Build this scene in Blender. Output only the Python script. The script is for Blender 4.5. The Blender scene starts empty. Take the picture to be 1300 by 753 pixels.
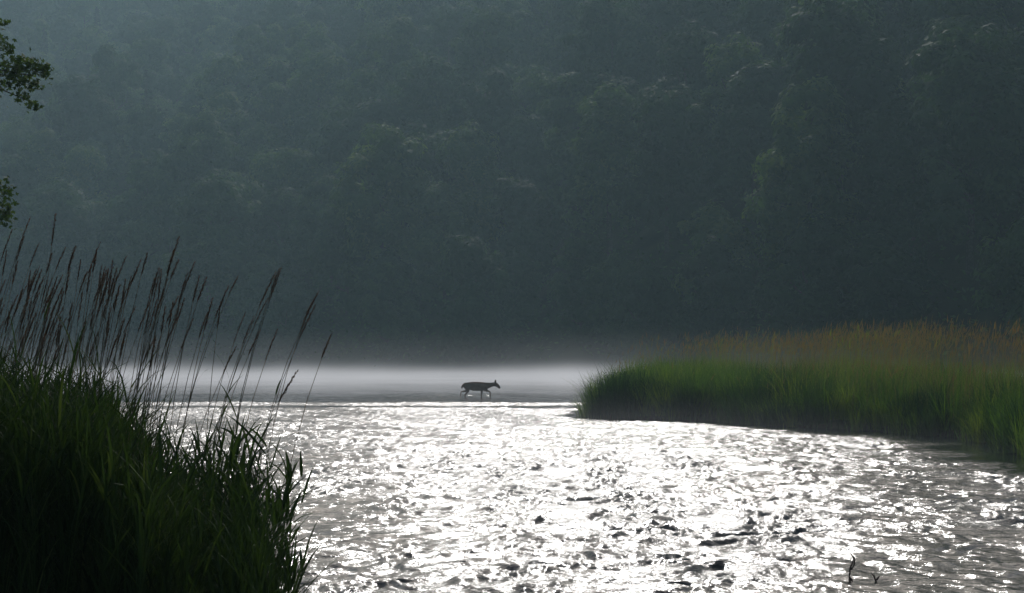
import bpy, math, random
import numpy as np
from mathutils import Vector
random.seed(7); rng = np.random.default_rng(11)
R = math.radians
sc = bpy.context.scene
col = sc.collection

# ------------------------------------------------------------ camera
cam_d = bpy.data.cameras.new('camera'); cam = bpy.data.objects.new('camera', cam_d); col.objects.link(cam)
F = 2426 / 1300                       # focal length in picture widths
cam_d.sensor_width = 36; cam_d.lens = 36 * F
cam_d.clip_start = 0.1; cam_d.clip_end = 3000
EYE = 2.0
cam.location = (0, 0, EYE)
cam.rotation_euler = (R(90 + 1.53), 0, 0)
sc.camera = cam

# ------------------------------------------------------------ sky, sun, exposure
SUN_EL, SUN_AZ = 32.0, 3.0           # azimuth measured from +Y towards +X
w = bpy.data.worlds.new('World'); sc.world = w; w.use_nodes = True
nt = w.node_tree; bg = nt.nodes['Background']
sky = nt.nodes.new('ShaderNodeTexSky'); sky.sky_type = 'NISHITA'; sky.sun_disc = False
sky.sun_elevation = R(SUN_EL); sky.sun_rotation = R(SUN_AZ); sky.dust_density = 3.0; sky.ozone_density = 2.0
nt.links.new(sky.outputs[0], bg.inputs[0]); bg.inputs[1].default_value = 0.15
sl = bpy.data.lights.new('sun', 'SUN'); sl.energy = 5.0; sl.angle = R(0.53); sl.color = (1, 0.98, 0.96)
so = bpy.data.objects.new('sun', sl); col.objects.link(so)
sd = Vector((math.sin(R(SUN_AZ)) * math.cos(R(SUN_EL)), math.cos(R(SUN_AZ)) * math.cos(R(SUN_EL)), math.sin(R(SUN_EL))))
so.rotation_euler = sd.to_track_quat('Z', 'Y').to_euler(); so.location = (0, 0, 150)
sc.view_settings.view_transform = 'Standard'; sc.view_settings.look = 'None'
sc.view_settings.exposure = -1.05; sc.view_settings.gamma = 1; sc.view_settings.use_curve_mapping = False
sc.cycles.use_denoising = True
sc.cycles.max_bounces = 6; sc.cycles.diffuse_bounces = 1; sc.cycles.glossy_bounces = 2
sc.cycles.transmission_bounces = 4; sc.cycles.volume_bounces = 1; sc.cycles.transparent_max_bounces = 8
sc.cycles.caustics_reflective = False; sc.cycles.caustics_refractive = False
sc.cycles.volume_step_rate = 1.0; sc.cycles.volume_max_steps = 256

# ------------------------------------------------------------ helpers
def tag(o, label=None, cat=None, group=None, kind=None):
    for k, v in (('label', label), ('category', cat), ('group', group), ('kind', kind)):
        if v: o[k] = v
    return o

def mesh(name, V, faces, mat=None, smooth=False, attrs=None):
    """faces: list of int arrays (n, k); attrs: {name: per-vertex float array}"""
    V = np.asarray(V, dtype=np.float32)
    me = bpy.data.meshes.new(name)
    faces = [np.asarray(f, dtype=np.int32) for f in faces if len(f)]
    loops = np.concatenate([f.ravel() for f in faces])
    tot = np.concatenate([np.full(len(f), f.shape[1], dtype=np.int32) for f in faces])
    start = np.concatenate([[0], np.cumsum(tot)[:-1]]).astype(np.int32)
    me.vertices.add(len(V)); me.vertices.foreach_set('co', V.ravel())
    me.loops.add(len(loops)); me.loops.foreach_set('vertex_index', loops)
    me.polygons.add(len(tot)); me.polygons.foreach_set('loop_start', start)
    if smooth: me.polygons.foreach_set('use_smooth', np.ones(len(tot), dtype=bool))
    for k, a in (attrs or {}).items():
        at = me.attributes.new(k, 'FLOAT', 'POINT'); at.data.foreach_set('value', np.asarray(a, dtype=np.float32))
    me.update(calc_edges=True); me.validate()
    if mat: me.materials.append(mat)
    return me

def link(name, me, parent=None, loc=None):
    o = bpy.data.objects.new(name, me); col.objects.link(o)
    if parent: o.parent = parent
    if loc is not None: o.location = loc
    return o

def empty(name, loc=(0, 0, 0), rz=0):
    o = bpy.data.objects.new(name, None); col.objects.link(o)
    o.empty_display_size = 0.2; o.location = loc; o.rotation_euler = (0, 0, rz)
    return o

class Geo:
    """collects vertices and faces of one mesh"""
    def __init__(s): s.V = []; s.F = {3: [], 4: []}; s.A = []; s.n = 0; s.X = []
    def add(s, V, faces, a=0.5):
        V = np.asarray(V, dtype=np.float32).reshape(-1, 3)
        for f in faces:
            f = np.asarray(f, dtype=np.int32)
            if len(f): s.F.setdefault(f.shape[1], []).append(f + s.n)
        s.V.append(V); s.A.append(np.broadcast_to(np.asarray(a, dtype=np.float32), (len(V),))); s.n += len(V)
    def build(s, name, mat, smooth=False):
        return mesh(name, np.concatenate(s.V), [np.concatenate(f) for f in s.F.values() if f], mat, smooth,
                    {'tint': np.concatenate(s.A)})

def tube(path, radii, sides=5):
    path = np.asarray(path, float); n = len(path); V = []
    for i in range(n):
        t = path[min(i + 1, n - 1)] - path[max(i - 1, 0)]; t /= np.linalg.norm(t) + 1e-9
        ref = np.array([0, 0, 1.0]) if abs(t[2]) < 0.9 else np.array([1.0, 0, 0])
        a = np.cross(t, ref); a /= np.linalg.norm(a); b = np.cross(t, a)
        for k in range(sides):
            th = 2 * math.pi * k / sides
            V.append(path[i] + radii[i] * (a * math.cos(th) + b * math.sin(th)))
    Fq = [(i * sides + k, i * sides + (k + 1) % sides, (i + 1) * sides + (k + 1) % sides, (i + 1) * sides + k)
          for i in range(n - 1) for k in range(sides)]
    V.append(path[-1]); Ft = [((n - 1) * sides + k, (n - 1) * sides + (k + 1) % sides, n * sides) for k in range(sides)]
    return np.array(V), [np.array(Fq), np.array(Ft)]

def ribbons(base, L, W, yaw, elev0, droop, segs=4, prof=None):
    """many tapered grass leaves at once: start direction elevation elev0, drooping along the length"""
    N = len(base); base = np.asarray(base, float)
    P = np.zeros((N, segs + 1, 3)); P[:, 0] = base
    dh = np.stack([np.cos(yaw), np.sin(yaw)], 1); e = np.array(elev0, float)
    for i in range(segs):
        step = L / segs
        P[:, i + 1, :2] = P[:, i, :2] + dh * (np.cos(e) * step)[:, None]
        P[:, i + 1, 2] = P[:, i, 2] + np.sin(e) * step
        e = e - droop / segs * (0.5 + i * 1.0 / max(segs - 1, 1))
    tw = rng.uniform(-0.9, 0.9, N)
    side = np.stack([-dh[:, 1] * np.cos(tw), dh[:, 0] * np.cos(tw), np.sin(tw)], 1)
    if prof is None: prof = [0.55, 1.0, 0.85, 0.5] if segs == 4 else list(np.linspace(1, 0.5, segs))
    V = np.zeros((N, 2 * segs + 1, 3))
    for i in range(segs):
        off = side * (W * prof[i] * 0.5)[:, None]
        V[:, 2 * i] = P[:, i] - off; V[:, 2 * i + 1] = P[:, i] + off
    V[:, 2 * segs] = P[:, segs]
    o = (np.arange(N) * (2 * segs + 1))[:, None]
    q = np.concatenate([o + np.array([2 * i, 2 * i + 1, 2 * i + 3, 2 * i + 2]) for i in range(segs - 1)]) if segs > 1 else np.zeros((0, 4), int)
    t = o + np.array([2 * segs - 2, 2 * segs - 1, 2 * segs])
    return V.reshape(-1, 3), [q, t], 2 * segs + 1

def vnoise(x, y, seed=0, freqs=10, base=1.0):
    """smooth pseudo noise from a few rotated sines, about -1..1"""
    r = np.random.default_rng(seed); z = np.zeros_like(np.asarray(x, float))
    for i in range(freqs):
        a = r.uniform(0, 2 * math.pi); k = base * r.uniform(0.5, 2.2); p = r.uniform(0, 6.28)
        z = z + np.sin(k * (x * math.cos(a) + y * math.sin(a)) + p)
    return z / math.sqrt(freqs) / 1.3

# ------------------------------------------------------------ materials
def mat_base(name):
    m = bpy.data.materials.new(name); m.use_nodes = True
    n = m.node_tree.nodes; return m, n, m.node_tree.links, n['Principled BSDF'], n['Material Output']

def ramp(n, stops):
    r = n.new('ShaderNodeValToRGB'); e = r.color_ramp.elements
    e[0].position, e[0].color = stops[0][0], (*stops[0][1], 1)
    e[1].position, e[1].color = stops[-1][0], (*stops[-1][1], 1)
    for p, c in stops[1:-1]:
        x = e.new(p); x.color = (*c, 1)
    return r

def leaf_mat(name, stops, trans=0.45, rough=0.5, tcol=(1.5, 1.6, 0.7), per_object=0.0, spec=0.3):
    m, n, l, bs, out = mat_base(name)
    at = n.new('ShaderNodeAttribute'); at.attribute_name = 'tint'
    r = ramp(n, stops); src = at.outputs['Fac']
    if per_object:
        oi = n.new('ShaderNodeObjectInfo'); mx = n.new('ShaderNodeMix'); mx.data_type = 'FLOAT'
        mx.inputs['Factor'].default_value = per_object
        l.new(src, mx.inputs['A']); l.new(oi.outputs['Random'], mx.inputs['B']); src = mx.outputs['Result']
    l.new(src, r.inputs[0]); l.new(r.outputs[0], bs.inputs['Base Color'])
    bs.inputs['Roughness'].default_value = rough; bs.inputs['Specular IOR Level'].default_value = spec
    tr = n.new('ShaderNodeBsdfTranslucent'); mul = n.new('ShaderNodeMix'); mul.data_type = 'RGBA'; mul.blend_type = 'MULTIPLY'
    mul.inputs['Factor'].default_value = 1; l.new(r.outputs[0], mul.inputs['A']); mul.inputs['B'].default_value = (*tcol, 1)
    l.new(mul.outputs['Result'], tr.inputs['Color'])
    ms = n.new('ShaderNodeMixShader'); ms.inputs[0].default_value = trans
    l.new(bs.outputs[0], ms.inputs[1]); l.new(tr.outputs[0], ms.inputs[2]); l.new(ms.outputs[0], out.inputs['Surface'])
    return m

def noise_mat(name, c1, c2, scale=3.0, rough=0.9, bump=0.3, detail=6):
    m, n, l, bs, out = mat_base(name)
    tc = n.new('ShaderNodeTexCoord'); nz = n.new('ShaderNodeTexNoise'); nz.inputs['Scale'].default_value = scale; nz.inputs['Detail'].default_value = detail
    l.new(tc.outputs['Object'], nz.inputs['Vector'])
    r = ramp(n, [(0.3, c1), (0.7, c2)]); l.new(nz.outputs['Fac'], r.inputs[0]); l.new(r.outputs[0], bs.inputs['Base Color'])
    bs.inputs['Roughness'].default_value = rough; bs.inputs['Specular IOR Level'].default_value = 0.03
    b = n.new('ShaderNodeBump'); b.inputs['Strength'].default_value = bump; l.new(nz.outputs['Fac'], b.inputs['Height']); l.new(b.outputs[0], bs.inputs['Normal'])
    return m

M_ground = noise_mat('river_gravel', (0.05, 0.045, 0.035), (0.13, 0.12, 0.10), 4)
M_soil = noise_mat('bank_soil', (0.03, 0.028, 0.018), (0.07, 0.065, 0.035), 5)
M_forest_floor = noise_mat('forest_floor', (0.012, 0.02, 0.008), (0.035, 0.045, 0.015), 0.35)
M_bark = noise_mat('bark', (0.03, 0.025, 0.02), (0.08, 0.07, 0.055), 8)
M_fur = noise_mat('deer_fur', (0.16, 0.10, 0.065), (0.24, 0.155, 0.10), 6, 0.8, 0.1)
M_twig = noise_mat('dead_twig', (0.03, 0.022, 0.018), (0.06, 0.045, 0.035), 20)
M_crown = leaf_mat('tree_foliage', [(0.0, (0.012, 0.028, 0.012)), (0.45, (0.03, 0.062, 0.02)), (0.8, (0.065, 0.115, 0.028)), (1.0, (0.14, 0.17, 0.04))], 0.30, 0.75, per_object=0.62, spec=0.07)
M_needle = leaf_mat('conifer_foliage', [(0.0, (0.015, 0.03, 0.018)), (1.0, (0.035, 0.06, 0.03))], 0.1, 0.75, per_object=0.4, spec=0.08)
M_maple = leaf_mat('maple_leaf', [(0.0, (0.03, 0.06, 0.015)), (1.0, (0.07, 0.11, 0.03))], 0.3, 0.7, spec=0.04)
M_grass = leaf_mat('bank_grass', [(0.0, (0.02, 0.036, 0.014)), (0.6, (0.038, 0.068, 0.022)), (0.9, (0.07, 0.095, 0.03)), (1.0, (0.16, 0.12, 0.06))], 0.21, 0.7, spec=0.03)
M_grass_far = leaf_mat('island_grass', [(0.0, (0.012, 0.032, 0.014)), (0.3, (0.028, 0.062, 0.018)), (0.6, (0.07, 0.13, 0.02)), (0.8, (0.13, 0.17, 0.03)), (0.9, (0.12, 0.105, 0.05)), (1.0, (0.15, 0.10, 0.058))], 0.40, spec=0.1)
M_stem = leaf_mat('dry_stem', [(0.0, (0.07, 0.06, 0.03)), (1.0, (0.20, 0.15, 0.085))], 0.15)
M_seed = leaf_mat('seed_head', [(0.0, (0.07, 0.052, 0.034)), (1.0, (0.15, 0.105, 0.065))], 0.18, tcol=(1.3, 1, 0.7))

def water_mat():
    m, n, l, bs, out = mat_base('river_water')
    bs.inputs['Base Color'].default_value = (0.012, 0.018, 0.016, 1)
    bs.inputs['IOR'].default_value = 1.333; bs.inputs['Roughness'].default_value = 0.27
    tc = n.new('ShaderNodeTexCoord'); mp = n.new('ShaderNodeMapping'); mp.inputs['Scale'].default_value = (1.0, 1.6, 1.0)
    l.new(tc.outputs['Object'], mp.inputs['Vector'])
    a = n.new('ShaderNodeTexNoise'); a.inputs['Scale'].default_value = 8; a.inputs['Detail'].default_value = 4; a.inputs['Roughness'].default_value = 0.65
    l.new(mp.outputs[0], a.inputs['Vector'])
    at = n.new('ShaderNodeAttribute'); at.attribute_name = 'tint'
    rm = n.new('ShaderNodeMath'); rm.operation = 'MULTIPLY_ADD'; rm.inputs[1].default_value = 0.17; rm.inputs[2].default_value = 0.06
    l.new(at.outputs['Fac'], rm.inputs[0]); l.new(rm.outputs[0], bs.inputs['Roughness'])
    b = n.new('ShaderNodeBump'); b.inputs['Distance'].default_value = 0.03
    mu = n.new('ShaderNodeMath'); mu.operation = 'MULTIPLY'; mu.inputs[1].default_value = 1.1
    l.new(at.outputs['Fac'], mu.inputs[0]); l.new(mu.outputs[0], b.inputs['Strength'])
    l.new(a.outputs['Fac'], b.inputs['Height']); l.new(b.outputs[0], bs.inputs['Normal'])
    return m
M_water = water_mat()

# ------------------------------------------------------------ the land
def grid(xs, ys, zf):
    X, Y = np.meshgrid(xs, ys); Z = zf(X, Y)
    ny, nx = X.shape; V = np.stack([X, Y, Z], -1).reshape(-1, 3)
    i = np.arange(ny - 1)[:, None] * nx + np.arange(nx - 1)[None]
    q = np.stack([i, i + 1, i + 1 + nx, i + nx], -1).reshape(-1, 4)
    return V, q

BED = -0.36
S = 700
g = np.concatenate([np.linspace(-S, -120, 12), np.linspace(-100, 100, 60), np.linspace(120, S, 12)])
V, q = grid(g, np.concatenate([np.linspace(-S, -20, 12), np.linspace(0, 220, 70), np.linspace(240, S, 12)]),
            lambda X, Y: BED - 0.01 + 0.012 * vnoise(X, Y, 3, 8, 1.3) - 0.003)
tag(link('riverbed', mesh('riverbed', V, [q], M_ground, True)), kind='structure')

FX = np.array([-400, -150, -60, -30, 0, 20, 40, 60, 100, 400.]); FY = np.array([340, 300, 250, 217, 180, 140, 102, 78, 52, 30.])
def foot(x): return np.interp(x, FX, FY) + 2.5 * np.sin(np.asarray(x) * 0.21 + 1) + 1.6 * np.sin(np.asarray(x) * 0.53)
def ridge(x): return np.interp(x, [-400, -120, -60, 0, 60, 200], [104, 110, 112, 112, 100, 90])
def sdist(x, y): return (y - foot(x)) * 0.74
def hill_z(x, y):
    s = sdist(x, y); h = ridge(x)
    u = np.maximum(s, 0) * 0.52 + 0.8 * (1 - np.exp(-np.maximum(s, 0) / 2))
    z = u / (1 + (u / h) ** 5) ** 0.2
    z = z + np.clip(s / 30, 0, 1) * 2.0 * vnoise(x, y, 5, 8, 0.06)
    return np.where(s > 0, z, np.maximum(s * 0.4, -0.8))
V, q = grid(np.linspace(-330, 330, 150), np.linspace(30, 690, 170), hill_z)
keep = ~np.all(V[q][:, :, 2] < -0.79, axis=1)
tag(link('hillside', mesh('hillside', V, [q[keep]], M_forest_floor, True)), kind='structure')

# near bank on the left (the photographer stands on it)
SY = np.array([-60, -5, 0, 4, 6.5, 8.0, 10.0, 12, 16, 25, 65, 170, 230]); SX = np.array([3, 2.2, 1.6, 0.35, -0.35, -0.80, -1.55, -3.1, -6.0, -9.3, -21.8, -54, -70.])
def lshore(y): return np.interp(y, SY, SX)
def lbank_z(x, y):
    s = lshore(y) - x
    return -0.5 + 1.02 * (1 - np.exp(-np.maximum(s + 0.55, 0) / 0.62)) + np.clip(s, 0, 1) * 0.06 * vnoise(x, y, 8, 8, 1.5)
ys = np.concatenate([np.linspace(-60, 3, 22), np.linspace(3.5, 20, 60), np.linspace(21, 60, 30), np.linspace(64, 230, 40)])
ss = np.concatenate([[-0.55, -0.4, -0.2, 0, 0.2, 0.4, 0.6, 0.9, 1.2, 1.6, 2.2, 3, 4, 6, 9, 14, 22, 40, 80, 160.]])
V, q = grid(ss, ys, lambda X, Y: 0 * X); V[:, 0], V[:, 2] = lshore(V[:, 1]) - V[:, 0], lbank_z(lshore(V[:, 1]) - V[:, 0], V[:, 1])
tag(link('near_bank', mesh('near_bank', V, [q[:, ::-1]], M_soil, True)), kind='structure')

# grassy spit on the right: outline from its tip
RB = np.array([(40, 10), (22, 16), (13, 22), (9.8, 29), (9.45, 34), (9.7, 37.5), (9.95, 40.2), (9.7, 42.9), (8.5, 45.6), (7.0, 48.3), (5.3, 51.6), (3.3, 53.6), (2.4, 54.0), (2.1, 54.8), (2.15, 56.2), (2.6, 59), (4.6, 70), (10, 95), (20, 125), (30, 134), (70, 90), (90, 70), (90, 10.)])
def inside(P, poly):
    x, y = P[:, 0], P[:, 1]; c = np.zeros(len(P), bool); n = len(poly)
    for i in range(n):
        x1, y1 = poly[i]; x2, y2 = poly[i - 1]
        k = ((y1 > y) != (y2 > y)) & (x < (x2 - x1) * (y - y1) / (y2 - y1 + 1e-12) + x1); c ^= k
    return c
def pdist(P, poly):
    d = np.full(len(P), 1e9)
    for i in range(len(poly)):
        a, b = poly[i - 1], poly[i]; ab = b - a
        t = np.clip(((P - a) @ ab) / (ab @ ab), 0, 1); d = np.minimum(d, np.linalg.norm(P - a - t[:, None] * ab, axis=1))
    return d
def rbank_z(P):
    d = pdist(P, RB); return np.where(inside(P, RB), -0.12 + 0.55 * (1 - np.exp(-d / 0.6)), -0.12 - np.minimum(d * 1.2, 0.4))
V, q = grid(np.concatenate([np.arange(0.5, 12, 0.16), np.linspace(12.2, 92, 120)]), np.concatenate([np.linspace(8, 25, 30), np.arange(25.2, 62, 0.2), np.linspace(62.5, 136, 110)]), lambda X, Y: rbank_z(np.stack([X.ravel(), Y.ravel()], 1)).reshape(X.shape))
keep = ~np.all(V[q][:, :, 2] < -0.5, axis=1)
tag(link('grassy_spit', mesh('grassy_spit', V, [q[keep]], M_soil, True)), kind='structure')

# ------------------------------------------------------------ river
az = np.concatenate([np.linspace(-180, -22, 40)[:-1], np.linspace(-22, -17, 40)[:-1], np.linspace(-17, 17, 800), np.linspace(17, 22, 40)[1:], np.linspace(22, 180, 40)[1:]])
rr = [0.6, 2, 4, 6, 8, 10, 12, 13.5]
while rr[-1] < 84: rr.append(rr[-1] * (1 + 0.0024))
while rr[-1] < 680: rr.append(rr[-1] * 1.02)
rr = np.array(rr)
A, RR = np.meshgrid(np.radians(az), rr); X = RR * np.sin(A); Y = RR * np.cos(A)
Z = np.zeros_like(X); wr = np.random.default_rng(21)
ss_ = np.clip((Y - 69.5 - 0.4 * vnoise(X, Y, 41, 6, 0.4)) / 1.2, 0, 1)
patch = 0.75 + 0.35 * vnoise(X * 0.8, Y * 0.55, 31, 9, 0.55) + 0.25 * vnoise(X, Y, 32, 9, 1.6)
amp = np.clip(patch, 0.55, 1.2) * (1 - 0.72 * ss_) * np.interp(RR, [14, 38], [0.74, 1.0])
Xw = X + 0.30 * vnoise(X, Y, 61, 12, 2.0) + 0.12 * vnoise(X, Y, 63, 12, 5.0); Yw = Y + 0.30 * vnoise(X, Y, 62, 12, 2.0) + 0.12 * vnoise(X, Y, 64, 12, 5.0)
amp *= 1 - 0.8 * np.exp(-((Y - 64.6 - 0.5 * vnoise(X, Y, 40, 6, 0.3)) / 0.9) ** 2)
amp *= 1 + 0.6 * np.exp(-((Y - 67.6) / 1.2) ** 2)
for ax_, ay_, aw_ in ((-3.1, 80.6, 0.16), (-2.65, 80.5, 0.12), (-1.75, 79.8, 0.13), (-1.0, 79.2, 0.10)): amp += 0.7 * np.exp(-((X - ax_) / aw_) ** 2 - ((Y - ay_) / (aw_ * 2)) ** 2)
near = (Y > 20) & (Y < 62) & (X > -2) & (X < 20)      # sheltered, smoother water along the spit
dd = pdist(np.column_stack([X[near], Y[near]]), RB); wid = 0.5 + np.clip((X[near] - 3) / 7, 0, 1) * 1.3
amp[near] *= 0.14 + 0.86 * np.clip((dd / wid - 0.5 + 0.3 * vnoise(X[near], Y[near], 71, 8, 1.2)) / 1.2, 0, 1)
NW = 110
for i in range(NW):
    lam = 0.10 * (6 ** (wr.uniform(0, 1) ** 1.0)); th = wr.uniform(-1.35, 1.35)
    k = 2 * math.pi / lam; ph = wr.uniform(0, 6.28)
    a = 0.32 / k * (0.4 / max(lam, 0.4)) ** 0.35 * math.sqrt(2.0 / NW) * 1.25 * wr.uniform(0.6, 1.3)
    fade = np.clip((lam / (RR * (0.0024 * abs(math.cos(th)) + 0.0007 * abs(math.sin(th)))) - 1.6) / 1.4, 0, 1)
    arg = k * (Xw * math.sin(th) + Yw * math.cos(th)) + ph
    Z += a * fade * (np.sin(arg) + 0.25 * np.cos(2 * arg))
Z *= amp * np.clip((300 - RR) / 200, 0, 1)
for i in range(320):      # short standing wavelets over stones
    d0 = 15 * (4.4 ** wr.uniform(0, 1)); x0 = wr.uniform(-0.2, 0.3) * d0; wx = wr.uniform(0.08, 0.30) * (0.8 + d0 / 90); wy = wr.uniform(0.05, 0.09) * (1 + d0 / 60)
    r0, r1 = np.searchsorted(rr, d0 - 0.6), np.searchsorted(rr, d0 * 1.06 + 0.9); c0, c1 = np.searchsorted(az, math.degrees(math.atan2(x0 - 1.2, d0))), np.searchsorted(az, math.degrees(math.atan2(x0 + 1.2, d0)))
    xs, ys = X[r0:r1, c0:c1], Y[r0:r1, c0:c1]; yy = ys - d0 - 0.10 * np.sin((xs - x0) * 5 + i)
    Z[r0:r1, c0:c1] += wr.uniform(0.4, 1.1) * (0.001 + 0.00042 * d0) * np.exp(-((xs - x0) / wx) ** 2) * (np.exp(-(yy / wy) ** 2) - 0.5 * np.exp(-((yy + 2 * wy) / wy) ** 2))
ny, nx = X.shape; V = np.stack([X, Y, Z], -1).reshape(-1, 3)
i = np.arange(ny - 1)[:, None] * nx + np.arange(nx - 1)[None]
q = np.stack([i, i + nx, i + 1 + nx, i + 1], -1).reshape(-1, 4)
tag(link('river', mesh('river', V, [q], M_water, True, {'tint': amp.ravel()})), kind='structure')

# ------------------------------------------------------------ trees on the hillside
def crown_mesh(name, H, rad, base, nclump, per, leaf, seed, mat):
    r = np.random.default_rng(seed); Vs = []; tint = []
    # lobes: a handful of big boughs, each carrying clumps
    lobes = []
    for k in range(12):
        t = (k + r.uniform(0, 1)) / 12; zc = base + (H - base) * (0.12 + 0.76 * t)
        rr_ = rad * (math.sin(math.pi * (0.18 + 0.74 * t)) ** 0.8) * r.uniform(0.3, 0.65); a = r.uniform(0, 6.28) + k * 2.4
        lobes.append((rr_ * math.cos(a), rr_ * math.sin(a), zc, rad * r.uniform(0.38, 0.6)))
    lobes.append((0, 0, H - rad * 0.45, rad * 0.5))
    for c in range(nclump):
        lx, ly, lz, lr = lobes[c % len(lobes)]
        d = r.normal(size=3); d /= np.linalg.norm(d); d[2] = d[2] * 0.9 + 0.1
        cc = np.array([lx, ly, lz]) + d * lr * r.uniform(0.6, 1.05) ** 0.6
        cr = r.uniform(0.5, 1.1) * rad * 0.25
        e = r.normal(size=(per, 3)); e /= np.linalg.norm(e, axis=1)[:, None]
        p = cc + e * cr * (r.uniform(0.2, 1, (per, 1)) ** 0.5) * np.array([1.15, 1.15, 0.85])
        nrm = e * 0.75 + d * 0.45 + r.normal(size=(per, 3)) * 0.25 + np.array([0, 0, 0.45]); nrm /= np.linalg.norm(nrm, axis=1)[:, None]
        a = np.cross(nrm, r.normal(size=(per, 3))); a /= np.linalg.norm(a, axis=1)[:, None]; b = np.cross(nrm, a)
        s = leaf * r.uniform(0.6, 1.3, (per, 1))
        q = np.stack([p - a * s, p + b * s * 0.45 - a * s * 0.1, p + a * s * 0.9 - np.array([0, 0, 1]) * s * 0.2, p - b * s * 0.45], 1)
        Vs.append(q.reshape(-1, 3)); tint.append(np.repeat(np.clip(r.uniform(0.1, 0.75) + r.normal(0, 0.12, per), 0, 1), 4))
    V = np.concatenate(Vs); n = len(V) // 4
    q = np.arange(n * 4).reshape(n, 4)
    return mesh(name, V, [q], mat, False, {'tint': np.concatenate(tint)})

def trunk_mesh(name, H, rad, base, seed):
    r = np.random.default_rng(seed); G = Geo()
    px = r.normal(0, 0.12, (7, 2)).cumsum(0); zs = np.linspace(-0.8, H * 0.85, 7)
    path = np.column_stack([px, zs]); path[0, :2] = path[1, :2] = 0
    G.add(*tube(path, np.linspace(0.24, 0.05, 7) * H / 13, 7))
    for k in range(8):
        t = r.uniform(0.25, 0.9); i = t * 6; p0 = path[int(i)] + (path[min(int(i) + 1, 6)] - path[int(i)]) * (i % 1)
        a = r.uniform(0, 6.28); L = rad * r.uniform(0.35, 0.6); d = np.array([math.cos(a), math.sin(a), r.uniform(0.3, 0.8)])
        pts = [p0, p0 + d * L * 0.4 + [0, 0, 0.1], p0 + d * L * 0.75 + [0, 0, 0.25], p0 + d * L]
        G.add(*tube(pts, [0.09, 0.07, 0.045, 0.015], 5))
    return G.build(name, M_bark, True)

def conifer_mesh(name, H, rad, seed):
    r = np.random.default_rng(seed); Vs = []; tint = []
    z = 0.08 * H
    while z < H * 0.985:
        f = 1 - z / H; n = int(3 + 4 * f)
        for k in range(n):
            a = r.uniform(0, 6.28); L = rad * (f ** 0.85) * r.uniform(0.75, 1.1) + 0.12
            m = int(14 + 26 * f); t = r.uniform(0.1, 1, m); wv = (1 - t) * 0.35 * L + 0.12
            d = np.array([math.cos(a), math.sin(a)]); s = r.uniform(-1, 1, m) * wv
            p = np.column_stack([d[0] * L * t - d[1] * s, d[1] * L * t + d[0] * s, z - 0.32 * L * t + 0.10 * L * t ** 2 + r.normal(0, 0.06, m)])
            sz = r.uniform(0.14, 0.3, m)[:, None]; di = np.column_stack([np.full(m, d[0]), np.full(m, d[1]), np.full(m, -0.25)]) + r.normal(0, 0.35, (m, 3))
            sd_ = np.cross(di, r.normal(size=(m, 3))); sd_ /= np.linalg.norm(sd_, axis=1)[:, None]
            q = np.stack([p - di * sz * 0.5, p + sd_ * sz * 0.35, p + di * sz * 0.9, p - sd_ * sz * 0.35], 1)
            Vs.append(q.reshape(-1, 3)); tint.append(np.full(4 * m, r.uniform(0.1, 0.9)))
        z += H * 0.014 + 0.10 * r.uniform(0, 1)
    V = np.concatenate(Vs); n = len(V) // 4
    return mesh(name, V, [np.arange(n * 4).reshape(n, 4)], mat=M_needle, attrs={'tint': np.concatenate(tint)})

protos = []
for k, (H, rad, base) in enumerate([(13, 4.6, 1.0), (15, 4.8, 1.2), (11.5, 4.4, 0.4), (14, 5.4, 1.0), (16, 4.6, 1.5), (9, 4.4, -0.4)]):
    protos.append((crown_mesh('crown', H, rad, base, 150, 110, 0.30, 100 + k, M_crown), trunk_mesh('trunk', H, rad, base, 200 + k), 'd', H))
for k, (H, rad) in enumerate([(17, 3.0), (15, 2.6)]):
    G = Geo(); G.add(*tube([(0, 0, -0.6), (0, 0, H * 0.5), (0, 0, H * 0.98)], [0.2, 0.12, 0.02], 6))
    protos.append((conifer_mesh('crown', H, rad, 300 + k), G.build('trunk', M_bark, True), 'c', H))

def place_tree(x, y, k, s, rz, label, group=None, cat='tree'):
    cm, tm, kind, H = protos[k]
    o = empty('conifer_tree' if kind == 'c' else 'broadleaf_tree', (x, y, float(hill_z(np.array(x), np.array(y)))), rz)
    o.scale = (s, s, s * random.uniform(0.92, 1.12)); tag(o, label, cat, group)
    link('trunk', tm, o); link('crown', cm, o)
    return o

pts = []
tries = 0
while tries < 9000:
    tries += 1
    x = random.uniform(-130, 110); s = random.uniform(0.5, 225); y = float(foot(x)) + s / 0.74
    px = x / y
    if abs(px) > 0.30: continue
    if (float(hill_z(np.array(x), np.array(y))) - 2) / y > 0.205: continue
    md = 5.0 + s * 0.018
    if s < 8: md = 4.8
    if all((x - a) ** 2 + (y - b) ** 2 > md * md * 1.6 for a, b, _ in pts): pts.append((x, y, s))
for k in range(20):
    x = -168 + k * 4.2 + random.uniform(-1, 1); s = random.uniform(180, 214); pts.append((x, float(foot(x)) + s / 0.74, s))
pts.sort(key=lambda p: p[1])
pts = pts[:440]
print('hill trees', len(pts))
hr = random.Random(5)
for (x, y, s) in pts:
    con = (hr.random() < 0.06 and s > 20)
    if con: place_tree(x, y, hr.choice((6, 7)), hr.uniform(0.85, 1.15), hr.uniform(0, 6.28), 'dark pointed conifer rising among the broadleaf trees of the hazy hillside', 'conifers on the hazy hillside')
    elif s < 8: place_tree(x, y, hr.choice((2, 5, 5)), hr.uniform(0.6, 0.95), hr.uniform(0, 6.28), 'low bushy broadleaf tree at the foot of the hazy wooded hillside', 'trees at the foot of the hillside')
    else: place_tree(x, y, hr.choice((0, 1, 2, 3, 4)), hr.uniform(0.8, 1.25), hr.uniform(0, 6.28), 'dim green broadleaf tree in the hazy wood covering the hillside', 'trees on the hazy hillside')

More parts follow.
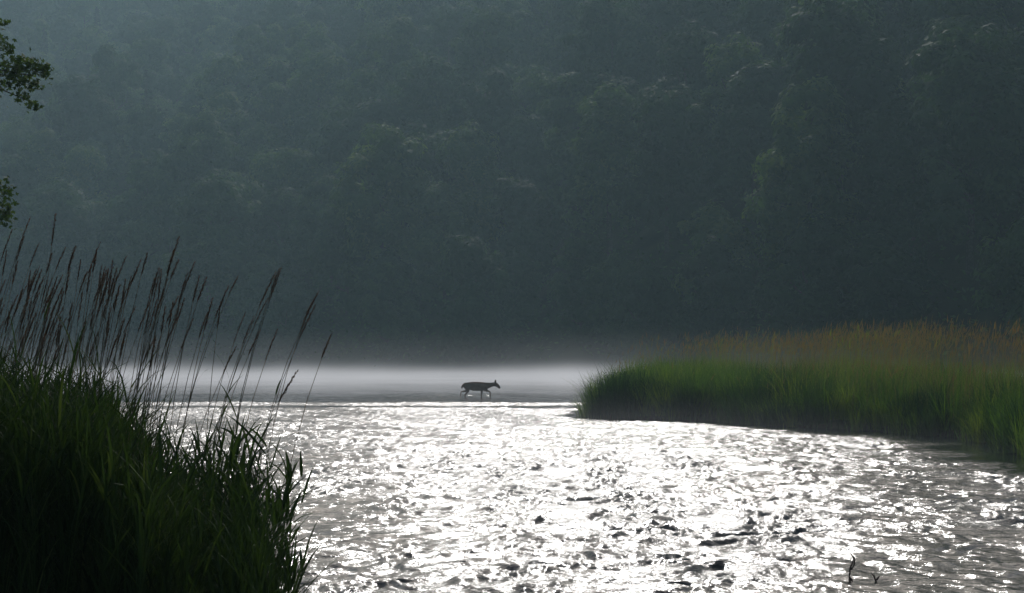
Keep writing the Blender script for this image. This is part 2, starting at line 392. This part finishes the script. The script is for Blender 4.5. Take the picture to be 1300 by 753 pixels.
def undergrowth():
    N = 110000; x = rng.uniform(-150, 110, N); sv = rng.uniform(0.0, 1, N) ** 1.4 * 225; y = foot(x) + sv / 0.74
    ok = np.abs(x / y) < 0.31; x, y = x[ok], y[ok]; n = len(x)
    p = np.column_stack([x, y, hill_z(x, y) + rng.uniform(0, 1.0, n) ** 1.5 * 1.8])
    nr = rng.normal(0, 0.5, (n, 3)) + np.array([0, -0.3, 0.8]); nr /= np.linalg.norm(nr, axis=1)[:, None]
    a = np.cross(nr, rng.normal(0, 1, (n, 3))); a /= np.linalg.norm(a, axis=1)[:, None]; b = np.cross(nr, a); sz = rng.uniform(0.15, 0.36, (n, 1))
    V = np.stack([p - a * sz, p + b * sz * 0.5, p + a * sz, p - b * sz * 0.5], 1).reshape(-1, 3)
    o = link('undergrowth', mesh('undergrowth', V, [np.arange(4 * n).reshape(n, 4)], M_crown, False, {'tint': np.repeat(rng.uniform(0, 0.6, n), 4)}))
    tag(o, 'dark leafy undergrowth between the trees on the hillside', 'undergrowth', kind='stuff')
undergrowth()

# ------------------------------------------------------------ grass on the right spit
def spit_grass():
    G = Geo()
    def scatter(N, x0, x1, y0, y1, dmax, fall):
        P = np.column_stack([rng.uniform(x0, x1, N), rng.uniform(y0, y1, N)]); d = pdist(P, RB)
        ok = inside(P, RB) & (d < dmax) & (rng.uniform(0, 1, N) < np.clip(1.2 - d / fall, 0.15, 1)) & (P[:, 0] / P[:, 1] < 0.33)
        return P[ok], d[ok]
    # tussocks along the water: blades fan out from a common root
    C, cd = scatter(2600, 1.5, 18, 27, 66, 5.0, 4.0); tipc = np.array([(2.22 + 0.33 * (k % 8) + 0.1 * math.sin(k * 7), 54.55 + 0.5 * (k // 8) + 0.1 * math.cos(k * 5)) for k in range(24)]); C = np.concatenate([C, tipc]); cd = np.concatenate([cd, np.full(24, 0.4)]); m = len(C); per = 95
    big = np.clip(rng.normal(0.5, 0.28, m), 0, 1); ctint = np.clip(0.42 + 0.30 * vnoise(C[:, 0], C[:, 1], 57, 9, 0.8) + rng.normal(0, 0.28, m), 0.0, 0.8)
    ht = (0.55 + 0.90 * big + 0.16 * vnoise(C[:, 0], C[:, 1], 58, 9, 0.7)) * np.clip(0.9 + cd / 3, 0, 1.08)
    yaw = rng.uniform(0, 6.28, (m, per)); rad = np.abs(rng.normal(0, 1, (m, per))) * (0.10 + 0.14 * big)[:, None]
    bx = C[:, 0, None] + rad * np.cos(yaw); by = C[:, 1, None] + rad * np.sin(yaw)
    PB = np.column_stack([bx.ravel(), by.ravel()]); zb = np.repeat(rbank_z(C), per) - 0.03
    n = m * per; out = yaw.ravel() + rng.normal(0, 0.5, n)
    V, f, k = ribbons(np.column_stack([PB, zb]), np.repeat(ht, per) * rng.uniform(0.55, 1.12, n), rng.uniform(0.015, 0.03, n), out, rng.uniform(1.05, 1.54, n), rng.uniform(0.1, 1.5, n), 3)
    G.add(V, f, np.repeat(np.clip(np.repeat(ctint, per) + rng.normal(0, 0.09, n), 0, 0.8), k))
    # looser grass behind
    P, d = scatter(90000, 1.5, 22, 25, 80, 12, 12); z = rbank_z(P); n = len(P)
    cl = vnoise(P[:, 0], P[:, 1], 55, 10, 0.9)
    V, f, k = ribbons(np.column_stack([P, z]), np.clip((1.1 + 0.22 * cl + rng.normal(0, 0.15, n)) * np.clip(0.35 + d / 2, 0, 1), 0.3, 2), rng.uniform(0.010, 0.018, n), rng.uniform(0, 6.28, n), rng.uniform(1.1, 1.55, n), rng.uniform(0.1, 1.3, n), 3)
    G.add(V, f, np.repeat(np.clip(0.42 + 0.2 * cl + rng.normal(0, 0.15, n), 0, 0.8), k))
    # seeding stalks, thicker towards the right and inland
    P, d = scatter(70000, 1.5, 20, 26, 76, 10, 12); right = np.clip((P[:, 0] - 2.5) / 7.5, 0, 1)
    pat = np.clip(0.55 + 1.1 * vnoise(P[:, 0], P[:, 1], 59, 10, 0.6), 0.02, 1.7)
    ok = (rng.uniform(0, 1, len(P)) < (0.09 + 0.6 * right ** 2.2) * pat) & (d > 0.25); P, right, d = P[ok], right[ok], d[ok]; m = len(P)
    Ls = np.clip((1.5 + 0.5 * right + rng.normal(0, 0.2, m) + 0.16 * vnoise(P[:, 0], P[:, 1], 66, 9, 0.9)) * np.clip(0.65 + d / 3, 0, 1), 0.7, 2.4)
    yw = rng.normal(0.2, 0.9, m); e0 = rng.uniform(1.36, 1.56, m)
    V, f, k = ribbons(np.column_stack([P, rbank_z(P)]), Ls, np.full(m, 0.0075), yw, e0, rng.uniform(0.02, 0.35, m), 3)
    tn = np.clip(0.80 + 0.14 * right + rng.normal(0, 0.08, m) + 0.07 * vnoise(P[:, 0], P[:, 1], 60, 8, 1.1), 0.6, 1)
    G.add(V, f, np.repeat(tn, k)); tips = V.reshape(m, k, 3)[:, -1] - np.array([0, 0, 0.2])
    V, f, k = ribbons(tips, rng.uniform(0.14, 0.26, m), rng.uniform(0.014, 0.03, m), yw, rng.uniform(1.0, 1.5, m), rng.uniform(0, 0.7, m), 4)
    G.add(V, f, np.repeat(np.clip(tn + 0.1, 0, 1), k))
    o = link('spit_grass', G.build('spit_grass', M_grass_far)); tag(o, 'tall green grass with brown seed heads covering the spit on the right', 'grass', kind='stuff')
spit_grass()

# ------------------------------------------------------------ near grass on the left
PXF = 2426.0
def px2u(px): return (px - 650) / PXF
def top_z(px):   # height of the dense foliage across the stand
    return np.interp(px, [-120, 0, 95, 140, 180, 225, 270, 305, 328, 346, 362], [1.83, 1.82, 1.74, 1.58, 1.36, 1.24, 1.32, 1.46, 1.26, 1.02, 0.70])
def near_grass():
    G = Geo(); N = 5200
    px = rng.uniform(-160, 358, N); y = rng.uniform(7.2, 10.6, N); x = px2u(px) * y
    ok = (x < lshore(y) + 0.25) & (rng.uniform(0, 1, N) < np.interp(px, [170, 215, 270, 330], [1, 0.4, 0.36, 0.42])); x, y, px = x[ok], y[ok], px[ok]; n = len(x)
    zb = np.maximum(lbank_z(x, y), -0.2)
    top = top_z(px) + rng.normal(0, 0.10, n) - 0.05 * np.abs(rng.normal(0, 1, n)) - np.where(px > 300, np.abs(rng.normal(0, 0.18, n)), 0)
    Hh = np.clip(top - zb, 0.35, 1.7)
    yaw = rng.uniform(0, 6.28, n); B = np.column_stack([x, y, zb])
    V, f, k = ribbons(B, Hh * 0.92, np.full(n, 0.006), rng.normal(0, 0.9, n), rng.uniform(1.42, 1.57, n), rng.uniform(0, 0.35, n), 4, [1, 1, 0.9, 0.7])
    tint = np.clip(rng.normal(0.35, 0.18, n), 0, 0.8); G.add(V, f, np.repeat(tint, k))
    sp = V.reshape(n, k, 3)
    for j in range(8):
        t = rng.uniform(0.35, 1.0, n) * 4; i0 = np.minimum(t.astype(int), 3); fr = (t - i0)[:, None]; ar = np.arange(n)
        nxt = np.where((i0 == 3)[:, None], sp[ar, 8], 0.5 * (sp[ar, np.minimum(2 * i0 + 2, 8)] + sp[ar, np.minimum(2 * i0 + 3, 8)]))
        p = 0.5 * (sp[ar, 2 * i0] + sp[ar, 2 * i0 + 1]) * (1 - fr) + nxt * fr
        LV, lf, kk = ribbons(p, rng.uniform(0.16, 0.36, n), rng.uniform(0.006, 0.0125, n), rng.uniform(0, 6.28, n), rng.uniform(0.85, 1.5, n), rng.uniform(0.1, 1.5, n), 4)
        G.add(LV, lf, np.repeat(np.clip(tint + rng.normal(0, 0.12, n), 0, 0.9), kk))
    # broad-leaved reed shoots standing out along the water's edge
    m = 130; px = rng.uniform(185, 345, m); y = rng.uniform(8.4, 9.6, m); x = px2u(px) * y; zb = np.maximum(lbank_z(x, y), -0.2)
    top = np.interp(px, [185, 235, 275, 320, 345], [1.72, 1.62, 1.78, 1.72, 1.35]) - np.abs(rng.normal(0, 0.22, m)); Hh = np.clip(top - zb, 0.4, 1.8)
    V, f, k = ribbons(np.column_stack([x, y, zb]), Hh * 0.9, np.full(m, 0.008), rng.normal(0, 0.8, m), rng.uniform(1.4, 1.56, m), rng.uniform(0, 0.3, m), 4, [1, 1, 0.9, 0.7]); G.add(V, f, 0.3)
    sp = V.reshape(m, k, 3)[:, [0, 2, 4, 6, 8]]
    for j in range(9):
        t = rng.uniform(1.6, 3.99, m); i0 = t.astype(int); fr = (t - i0)[:, None]; ar = np.arange(m); p = sp[ar, i0] * (1 - fr) + sp[ar, i0 + 1] * fr
        LV, lf, kk = ribbons(p, rng.uniform(0.14, 0.30, m), rng.uniform(0.010, 0.019, m), rng.uniform(0, 6.28, m), rng.uniform(0.7, 1.45, m), rng.uniform(0.1, 1.3, m), 4)
        G.add(LV, lf, np.repeat(rng.uniform(0.1, 0.6, m), kk))
    o = link('bank_grass', G.build('bank_grass', M_grass)); tag(o, 'dense dark green grass filling the near left bank', 'grass', kind='stuff')
near_grass()

tips = [(37, 277), (70, 270), (127, 307), (122, 318), (160, 325), (187, 320), (178, 330), (227, 300), (220, 318), (226, 330), (247, 333), (238, 345),
        (253, 350), (262, 352), (302, 350), (290, 362), (357, 340), (350, 345), (340, 378), (352, 418), (404, 370), (400, 388), (420, 425), (354, 342),
        (30, 300), (15, 290), (48, 310), (65, 322), (82, 315), (95, 313), (102, 330), (143, 330), (136, 345), (205, 342), (212, 355), (196, 352), (270, 378), (280, 385),
        (312, 395), (322, 402), (166, 352), (152, 362), (110, 345), (88, 340), (8, 318), (22, 332), (38, 345), (56, 350), (72, 352), (300, 440), (262, 400), (245, 405), (228, 398), (378, 470), (395, 385), (330, 420)]
lab = {0: 'tall seeding grass stalk at the far left just below the lower maple leaves',
       1: 'seeding grass stalk whose lone head stands above its neighbours near the left edge',
       7: 'tallest seeding grass stalk in the middle of the left clump',
       16: 'seeding grass stalk arching right, taller of the group just left of the rightmost stalks',
       20: 'long seeding grass stalk leaning out over the bright water, taller of the two rightmost',
       22: 'rightmost seeding grass stalk, leaning low in front of the dark hill foot',
       53: 'short seeding grass stalk whose head hangs in front of the pale mist band'}
sr = random.Random(3)
for k in range(110):
    tips.append((sr.uniform(-30, 235), sr.uniform(335, 430)) if k < 70 else (sr.uniform(-40, 90), sr.uniform(350, 440)))
def stalk(tx, ty, label):
    y = sr.uniform(8.3, 10.0)
    if tx > 330: y = sr.uniform(8.6, 9.3)
    tip = np.array([px2u(tx) * y, y, EYE + (441 - ty) / PXF * y])
    lean = sr.uniform(0.10, 0.36) if tx < 300 else sr.uniform(0.28, 0.42)
    bx = tip[0] - lean; by = y + sr.uniform(-0.12, 0.12)
    bz = max(float(lbank_z(np.array(bx), np.array(by))), -0.2)
    base = np.array([bx, by, bz]); H = tip[2] - bz
    o = empty('grass_stalk', base); tag(o, label, 'grass stalk', 'tall seeding grass stalks on the near bank')
    def at(t): return np.array([lean * (0.25 * t + 0.75 * t ** 3.0), (tip[1] - by) * t, H * (t - 0.015 * t ** 3) / 0.985])
    hl = sr.uniform(0.10, 0.17); th = 1 - hl / H
    G = Geo(); G.add(*tube([at(t * (th + 0.02)) for t in np.linspace(0, 1, 9)], np.linspace(0.0026, 0.0013, 9), 4), sr.uniform(0.1, 0.9))
    link('stem', G.build('stem', M_stem, True), o)
    G = Geo(); nsp = 46; wmax = sr.uniform(0.003, 0.0065)
    ax = [at(th + (1 - th) * t) for t in np.linspace(0, 1, 6)]
    G.add(*tube(ax, np.array([0.5, 0.9, 1, 0.8, 0.5, 0.15]) * wmax * 0.55, 5), sr.uniform(0.1, 0.6))
    for j in range(nsp):
        t = (j + sr.random()) / nsp; p = at(th + (1 - th) * t * 0.97); dv = at(min(th + (1 - th) * t + 0.02, 1.02)) - p; dv /= np.linalg.norm(dv)
        a = sr.uniform(0, 6.28); rd = np.array([math.cos(a), math.sin(a), 0.1]); rd -= dv * (rd @ dv); rd /= np.linalg.norm(rd); sd_ = np.cross(dv, rd)
        wv = wmax * (math.sin(math.pi * (0.12 + 0.8 * t)) ** 0.7) * sr.uniform(0.6, 1.3); L = sr.uniform(0.009, 0.016)
        p1 = p + rd * wv * 0.3
        G.add([p1, p1 + rd * wv * 0.9 + dv * L * 0.5 + sd_ * 0.002, p1 + rd * wv * 1.0 + dv * L * 1.2, p1 + rd * wv * 0.7 + dv * L * 0.5 - sd_ * 0.002], [[(0, 1, 2, 3)]], sr.uniform(0, 1))
    link('seed_head', G.build('seed_head', M_seed), o)
    for j in range(sr.choice((1, 2, 2, 3))):
        t = sr.uniform(0.35, 0.80); p = at(t)
        LV, lf, kk = ribbons(p[None], np.array([sr.uniform(0.10, 0.24)]), np.array([sr.uniform(0.005, 0.010)]), np.array([sr.choice((0, 3.14)) + sr.uniform(-0.9, 0.9)]), np.array([sr.uniform(0.7, 1.3)]), np.array([sr.uniform(0.2, 1.6)]), 4)
        G = Geo(); G.add(LV, lf, sr.uniform(0.2, 0.9)); link('leaf', G.build('leaf', M_grass), o)
for k, (tx, ty) in enumerate(tips):
    stalk(tx, ty, lab.get(k, 'slender brown seeding grass stalk rising from the dense grass on the near left bank'))

# ------------------------------------------------------------ tree at the left edge
def maple():
    r = np.random.default_rng(77); bx, by = -11.2, 25.5
    bz = float(lbank_z(np.array(bx), np.array(by))) - 0.1
    o = empty('maple_tree', (bx, by, bz)); tag(o, 'leafy maple at the left edge with leafy boughs reaching into view', 'tree')
    G = Geo(); tr = np.array([(0, 0, -0.3), (0.1, 0, 1.2), (0.15, 0.1, 3), (0.05, 0.05, 5), (0.2, 0, 7.5), (0.1, 0.1, 10)])
    G.add(*tube(tr, [0.3, 0.24, 0.2, 0.16, 0.1, 0.03], 9)); to = link('trunk', G.build('trunk', M_bark, True), o)
    def world(px, py, y=25.0): return np.array([px2u(px) * y - bx, y - by, EYE + (441 - py) / PXF * y - bz])
    limbs = []   # (start height, end point)
    spots = []   # (centre, radius, count)
    G = Geo()
    def bough(z0, e, subs):
        s = np.array([0.1, 0.05, z0]); e = np.array(e, float); L = np.linalg.norm(e - s)
        P = [s + (e - s) * t + np.array([0, 0, 0.10 * L * math.sin(math.pi * t)]) for t in np.linspace(0, 1, 7)]
        G.add(*tube(P, np.linspace(0.06, 0.006, 7), 6))
        for sub in subs:
            sp = np.array(sub, float); st = P[4] if np.linalg.norm(P[5] - sp) > 0.5 else P[5]
            G.add(*tube([st, 0.5 * (st + sp) + [0, 0, 0.05], sp], [0.012, 0.008, 0.003], 4))
    A = world(40, 95); Bp = world(-2, 250); Cc = world(-2, 45)
    bough(4.6, A, [world(58, 92), world(30, 125), world(45, 132), world(10, 80), world(25, 100), world(52, 88)])
    bough(3.0, Bp, [world(8, 235), world(10, 272), world(2, 285), world(-15, 262)])
    bough(5.2, Cc, [world(6, 30), world(12, 55), world(-10, 60)])
    C1 = [(world(48, 85), .10, 26), (world(55, 93), .09, 22), (world(34, 82), .13, 40), (world(20, 80), .13, 40), (world(6, 82), .16, 50), (world(14, 98), .15, 48), (world(30, 104), .12, 36), (world(26, 120), .09, 24),
          (world(38, 130), .07, 14), (world(45, 136), .035, 5), (world(44, 108), .08, 16), (world(-4, 105), .16, 46), (world(56, 84), .06, 10),
          (world(2, 28), .07, 12), (world(4, 55), .10, 20), (world(10, 62), .06, 10), (world(-10, 45), .12, 24),
          (world(2, 236), .12, 28), (world(4, 256), .14, 36), (world(6, 276), .10, 22), (world(-8, 270), .15, 40), (world(10, 265), .06, 10), (world(-10, 240), .15, 34)]
    for k in range(26):       # the rest of the crown, out of the picture to the left
        a = r.uniform(0, 6.28); z = r.uniform(3.0, 10.2); rad = 3.0 * math.sin(math.pi * min(max((z - 2) / 9, 0.1), 0.95)) * r.uniform(0.5, 1)
        e = np.array([rad * math.cos(a) - 0.3, rad * math.sin(a), z])
        e[0] = min(e[0], -0.285 * (e[1] + by) - bx - 0.6)
        bough(max(1.8, z - 1.6), e, [])
        for j in range(7):
            cpt = e + r.normal(0, 0.45, 3); cpt[0] = min(cpt[0], -0.283 * (cpt[1] + by) - bx - 0.35)
            C1.append((cpt, 0.28, 24))
    link('limbs', G.build('limbs', M_bark, True), o)
    # five-lobed leaf outline
    lobe = []
    for k, (an, ln) in enumerate([(-130, 0.55), (-62, 0.85), (0, 1.0), (62, 0.85), (130, 0.55)]):
        lobe += [(an - 22, ln * 0.62), (an, ln), (an + 22, ln * 0.62)]
        if k < 4: lobe.append(((an + [-62, 0, 62, 130][k]) / 2, 0.36))
    O = np.array([(rd * math.cos(R(an)), rd * math.sin(R(an))) for an, rd in lobe]); nl = len(O)
    G = Geo()
    for c, rad, n in C1:
        n = int(n * 1.9) if rad < 0.27 else n
        p = c + r.normal(0, 1, (n, 3)) * rad * np.array([0.6, 0.8, 0.55])
        nr = r.normal(0, 0.55, (n, 3)) + np.array([0.25, -0.35, 0.6]); nr /= np.linalg.norm(nr, axis=1)[:, None]
        a = np.cross(nr, r.normal(0, 1, (n, 3))); a /= np.linalg.norm(a, axis=1)[:, None]; b = np.cross(nr, a)
        s = r.uniform(0.032, 0.06, n)
        V = p[:, None] + s[:, None, None] * (O[None, :, 0, None] * a[:, None] + O[None, :, 1, None] * b[:, None]) - nr[:, None] * (np.abs(O[None, :, 1, None]) * 0.25 * s[:, None, None])
        V = np.concatenate([p[:, None] - a[:, None] * s[:, None, None] * 0.15, V], 1)
        idx = np.arange(n)[:, None] * (nl + 1)
        f = np.concatenate([idx + np.array([0, 1 + j, 2 + j]) for j in range(nl - 1)])
        G.add(V.reshape(-1, 3), [f], np.repeat(r.uniform(0, 1, n), nl + 1))
    link('crown', G.build('crown', M_maple), o)
maple()

# ------------------------------------------------------------ deer wading in the shallows
def deer():
    V = []; E = []; Rr = []
    def chain(pts, start=None):
        prev = start
        for (x, y, z, rx, ry) in pts:
            V.append((x, y, z)); Rr.append((rx, ry)); k = len(V) - 1
            if prev is not None: E.append((prev, k))
            prev = k
        return prev
    W = 0.28
    body = [(-0.40, 0, .53, .135, .155), (-0.15, 0, .505, .15, .165), (0.06, 0, .505, .14, .165), (0.18, 0, .535, .10, .135), (0.29, 0, .565, .06, .10), (0.40, 0, .580, .05, .078), (0.50, 0, .605, .046, .07), (0.58, 0, .612, .056, .075), (0.655, 0, .55, .05, .062), (0.71, 0, .485, .034, .044), (0.75, 0, .432, .026, .032)]
    chain(body)
    chain([(-0.60, 0, .54, .125, .145), (-0.70, 0, .545, .085, .11), (-0.77, 0, .55, .035, .045), (-0.80, 0, .49, .025, .03), (-0.81, 0, .42, .010, .014)], 0)
    head = 7
    for s in (-1, 1):
        chain([(0.565, .035 * s, .67, .022, .022), (0.555, .06 * s, .715, .03, .026), (0.575, .08 * s, .785, .012, .010)], head)
    # hind legs: one trailing back with the hock high, one under the body
    hip = 11
    chain([(-0.62, .075, .43, .075, .09), (-0.60, .08, .33, .05, .06), (-0.72, .08, .315, .03, .036), (-0.845, .08, .30, .022, .026), (-0.865, .08, .20, .016, .018), (-0.885, .08, .08, .015, .016), (-0.87, .08, -.02, .014, .015)], hip)
    chain([(-0.60, -.075, .42, .075, .09), (-0.52, -.08, .33, .05, .058), (-0.60, -.08, .25, .030, .036), (-0.675, -.08, .18, .022, .026), (-0.66, -.08, .04, .015, .017), (-0.645, -.08, -.10, .015, .016), (-0.62, -.08, -.245, .016, .018)], hip)
    chain([(0.02, -.07, .42, .055, .07), (0.01, -.075, .31, .034, .04), (0.00, -.075, .16, .023, .026), (0.00, -.075, .03, .016, .018), (0.005, -.075, -.12, .015, .016), (0.02, -.075, -.245, .017, .019)], 2)
    chain([(0.12, .07, .42, .055, .07), (0.20, .075, .345, .036, .042), (0.30, .075, .31, .024, .028), (0.345, .075, .285, .022, .024), (0.355, .075, .16, .015, .017), (0.36, .075, .03, .014, .015), (0.375, .075, -.08, .015, .016)], 2)
    me = bpy.data.meshes.new('deer'); me.from_pydata(V, E, []); me.update()
    o = bpy.data.objects.new('deer_tmp', me); col.objects.link(o)
    sk = o.modifiers.new('skin', 'SKIN'); sk.use_smooth_shade = True
    if not me.skin_vertices: 
        bpy.context.view_layer.objects.active = o; bpy.ops.mesh.customdata_skin_add()
    for i, (a, b) in enumerate(Rr):
        sc_ = 1.20 if b > 0.06 else 1.35; d = me.skin_vertices[0].data[i]; d.radius = (a * sc_, b * sc_); d.use_root = (i == 1)
    sb = o.modifiers.new('sub', 'SUBSURF'); sb.levels = 2; sb.render_levels = 2
    dg = bpy.context.evaluated_depsgraph_get(); m2 = bpy.data.meshes.new_from_object(o.evaluated_get(dg))
    m2.name = 'deer'; m2.materials.clear(); m2.materials.append(M_fur)
    for p in m2.polygons: p.use_smooth = True
    bpy.data.objects.remove(o)
    d = link('deer', m2, None, (px2u(611.5) * 78.0, 78.0, -0.10)); d.rotation_euler = (0, 0, R(-4))
    tag(d, 'brown deer wading to the right through the shallows before the mist', 'deer')
deer()

# ------------------------------------------------------------ twigs standing in the water
def twig(px, py, paths, label):
    y = EYE * PXF / (py - 441); s = y / PXF
    G = Geo()
    for P in paths:
        G.add(*tube([((a) * s, (i % 2) * 0.004, -b * s) for i, (a, b) in enumerate(P)], np.linspace(2.0, 0.7, len(P)) * s * 0.8, 5))
    tag(link('twig', G.build('twig', M_twig, True), None, (px2u(px) * y, y, 0)), label, 'twig', 'twigs standing in the river')
twig(1078, 738, [[(0, 20), (0, 2), (-1, -8), (0, -18), (3, -25), (4, -31), (1, -36), (-3, -34)], [(1, -16), (5, -22), (6, -30), (4, -33)], [(-1, -6), (2, -3), (3, 0)]], 'taller hooked dead twig standing in the sparkling water at lower right')
twig(1112, 738, [[(0, 16), (-1, 0), (-4, -8), (-8, -13)], [(-1, -3), (3, -8)]], 'short dark twig tip just clear of the water beside the hooked twig')

# ------------------------------------------------------------ mist lying on the river, haze in the air
def box(name, x0, x1, y0, y1, z0, z1):
    V = [(x, y, z) for z in (z0, z1) for y in (y0, y1) for x in (x0, x1)]
    return mesh(name, V, [np.array([(0, 2, 3, 1), (4, 5, 7, 6), (0, 1, 5, 4), (2, 6, 7, 3), (0, 4, 6, 2), (1, 3, 7, 5)])])
def vol_mat(name, color, dens, aniso):
    m = bpy.data.materials.new(name); m.use_nodes = True; n = m.node_tree.nodes; n.clear()
    out = n.new('ShaderNodeOutputMaterial'); pv = n.new('ShaderNodeVolumePrincipled')
    pv.inputs['Color'].default_value = (*color, 1); pv.inputs['Density'].default_value = dens; pv.inputs['Anisotropy'].default_value = aniso
    m.node_tree.links.new(pv.outputs[0], out.inputs['Volume'])
    return m, n, m.node_tree.links, pv
hz, *_ = vol_mat('haze_air', (0.58, 0.86, 0.98), 0.00042, 0.45)
me = box('haze', -720, 720, -720, 720, -2.0, 155); me.materials.append(hz)
tag(link('haze', me), 'pale bluish haze filling the valley air', 'haze', kind='stuff')

ms, n, l, pv = vol_mat('river_mist', (0.96, 0.97, 1.0), 0.0, 0.35)
tc = n.new('ShaderNodeTexCoord'); sx = n.new('ShaderNodeSeparateXYZ'); l.new(tc.outputs['Object'], sx.inputs[0])
def mr(src, a, b, c, d):  # smooth remap
    x = n.new('ShaderNodeMapRange'); x.interpolation_type = 'SMOOTHSTEP'
    for i, v in enumerate((a, b, c, d)): x.inputs[i + 1].default_value = v
    l.new(src, x.inputs[0]); return x.outputs[0]
def mul(a, b):
    x = n.new('ShaderNodeMath'); x.operation = 'MULTIPLY'; l.new(a, x.inputs[0])
    if isinstance(b, (int, float)): x.inputs[1].default_value = b
    else: l.new(b, x.inputs[1])
    return x.outputs[0]
nz = n.new('ShaderNodeTexNoise'); nz.inputs['Scale'].default_value = 0.16; nz.inputs['Detail'].default_value = 3; l.new(tc.outputs['Object'], nz.inputs['Vector'])
n2 = n.new('ShaderNodeTexNoise'); n2.inputs['Scale'].default_value = 0.07; n2.inputs['Detail'].default_value = 2; l.new(tc.outputs['Object'], n2.inputs['Vector']); zz = n.new('ShaderNodeMath'); zz.operation = 'MULTIPLY'; l.new(sx.outputs['Z'], zz.inputs[0]); l.new(mr(n2.outputs['Fac'], 0.3, 0.7, 1.6, 0.7), zz.inputs[1]); hgt = mr(zz.outputs[0], 0.0, 1.35, 1, 0); hgt = mul(hgt, hgt); thin = mr(sx.outputs['Z'], 0.0, 3.4, 0.045, 0); ad = n.new('ShaderNodeMath'); l.new(hgt, ad.inputs[0]); l.new(thin, ad.inputs[1]); hgt = ad.outputs[0]; dep = mul(mr(sx.outputs['Y'], 81, 102, 0.05, 1), mr(sx.outputs['Y'], 108, 152, 1, 0.05))
l.new(mul(mul(mul(hgt, dep), mr(nz.outputs['Fac'], 0.3, 0.7, 0.35, 1.4)), 0.08), pv.inputs['Density'])
ms.cycles.volume_step_rate = 0.5
me = box('mist', -75, 30, 30, 178, 0.07, 3.5); me.materials.append(ms)
tag(link('mist', me), 'low white mist lying on the river behind the deer', 'mist', kind='stuff')
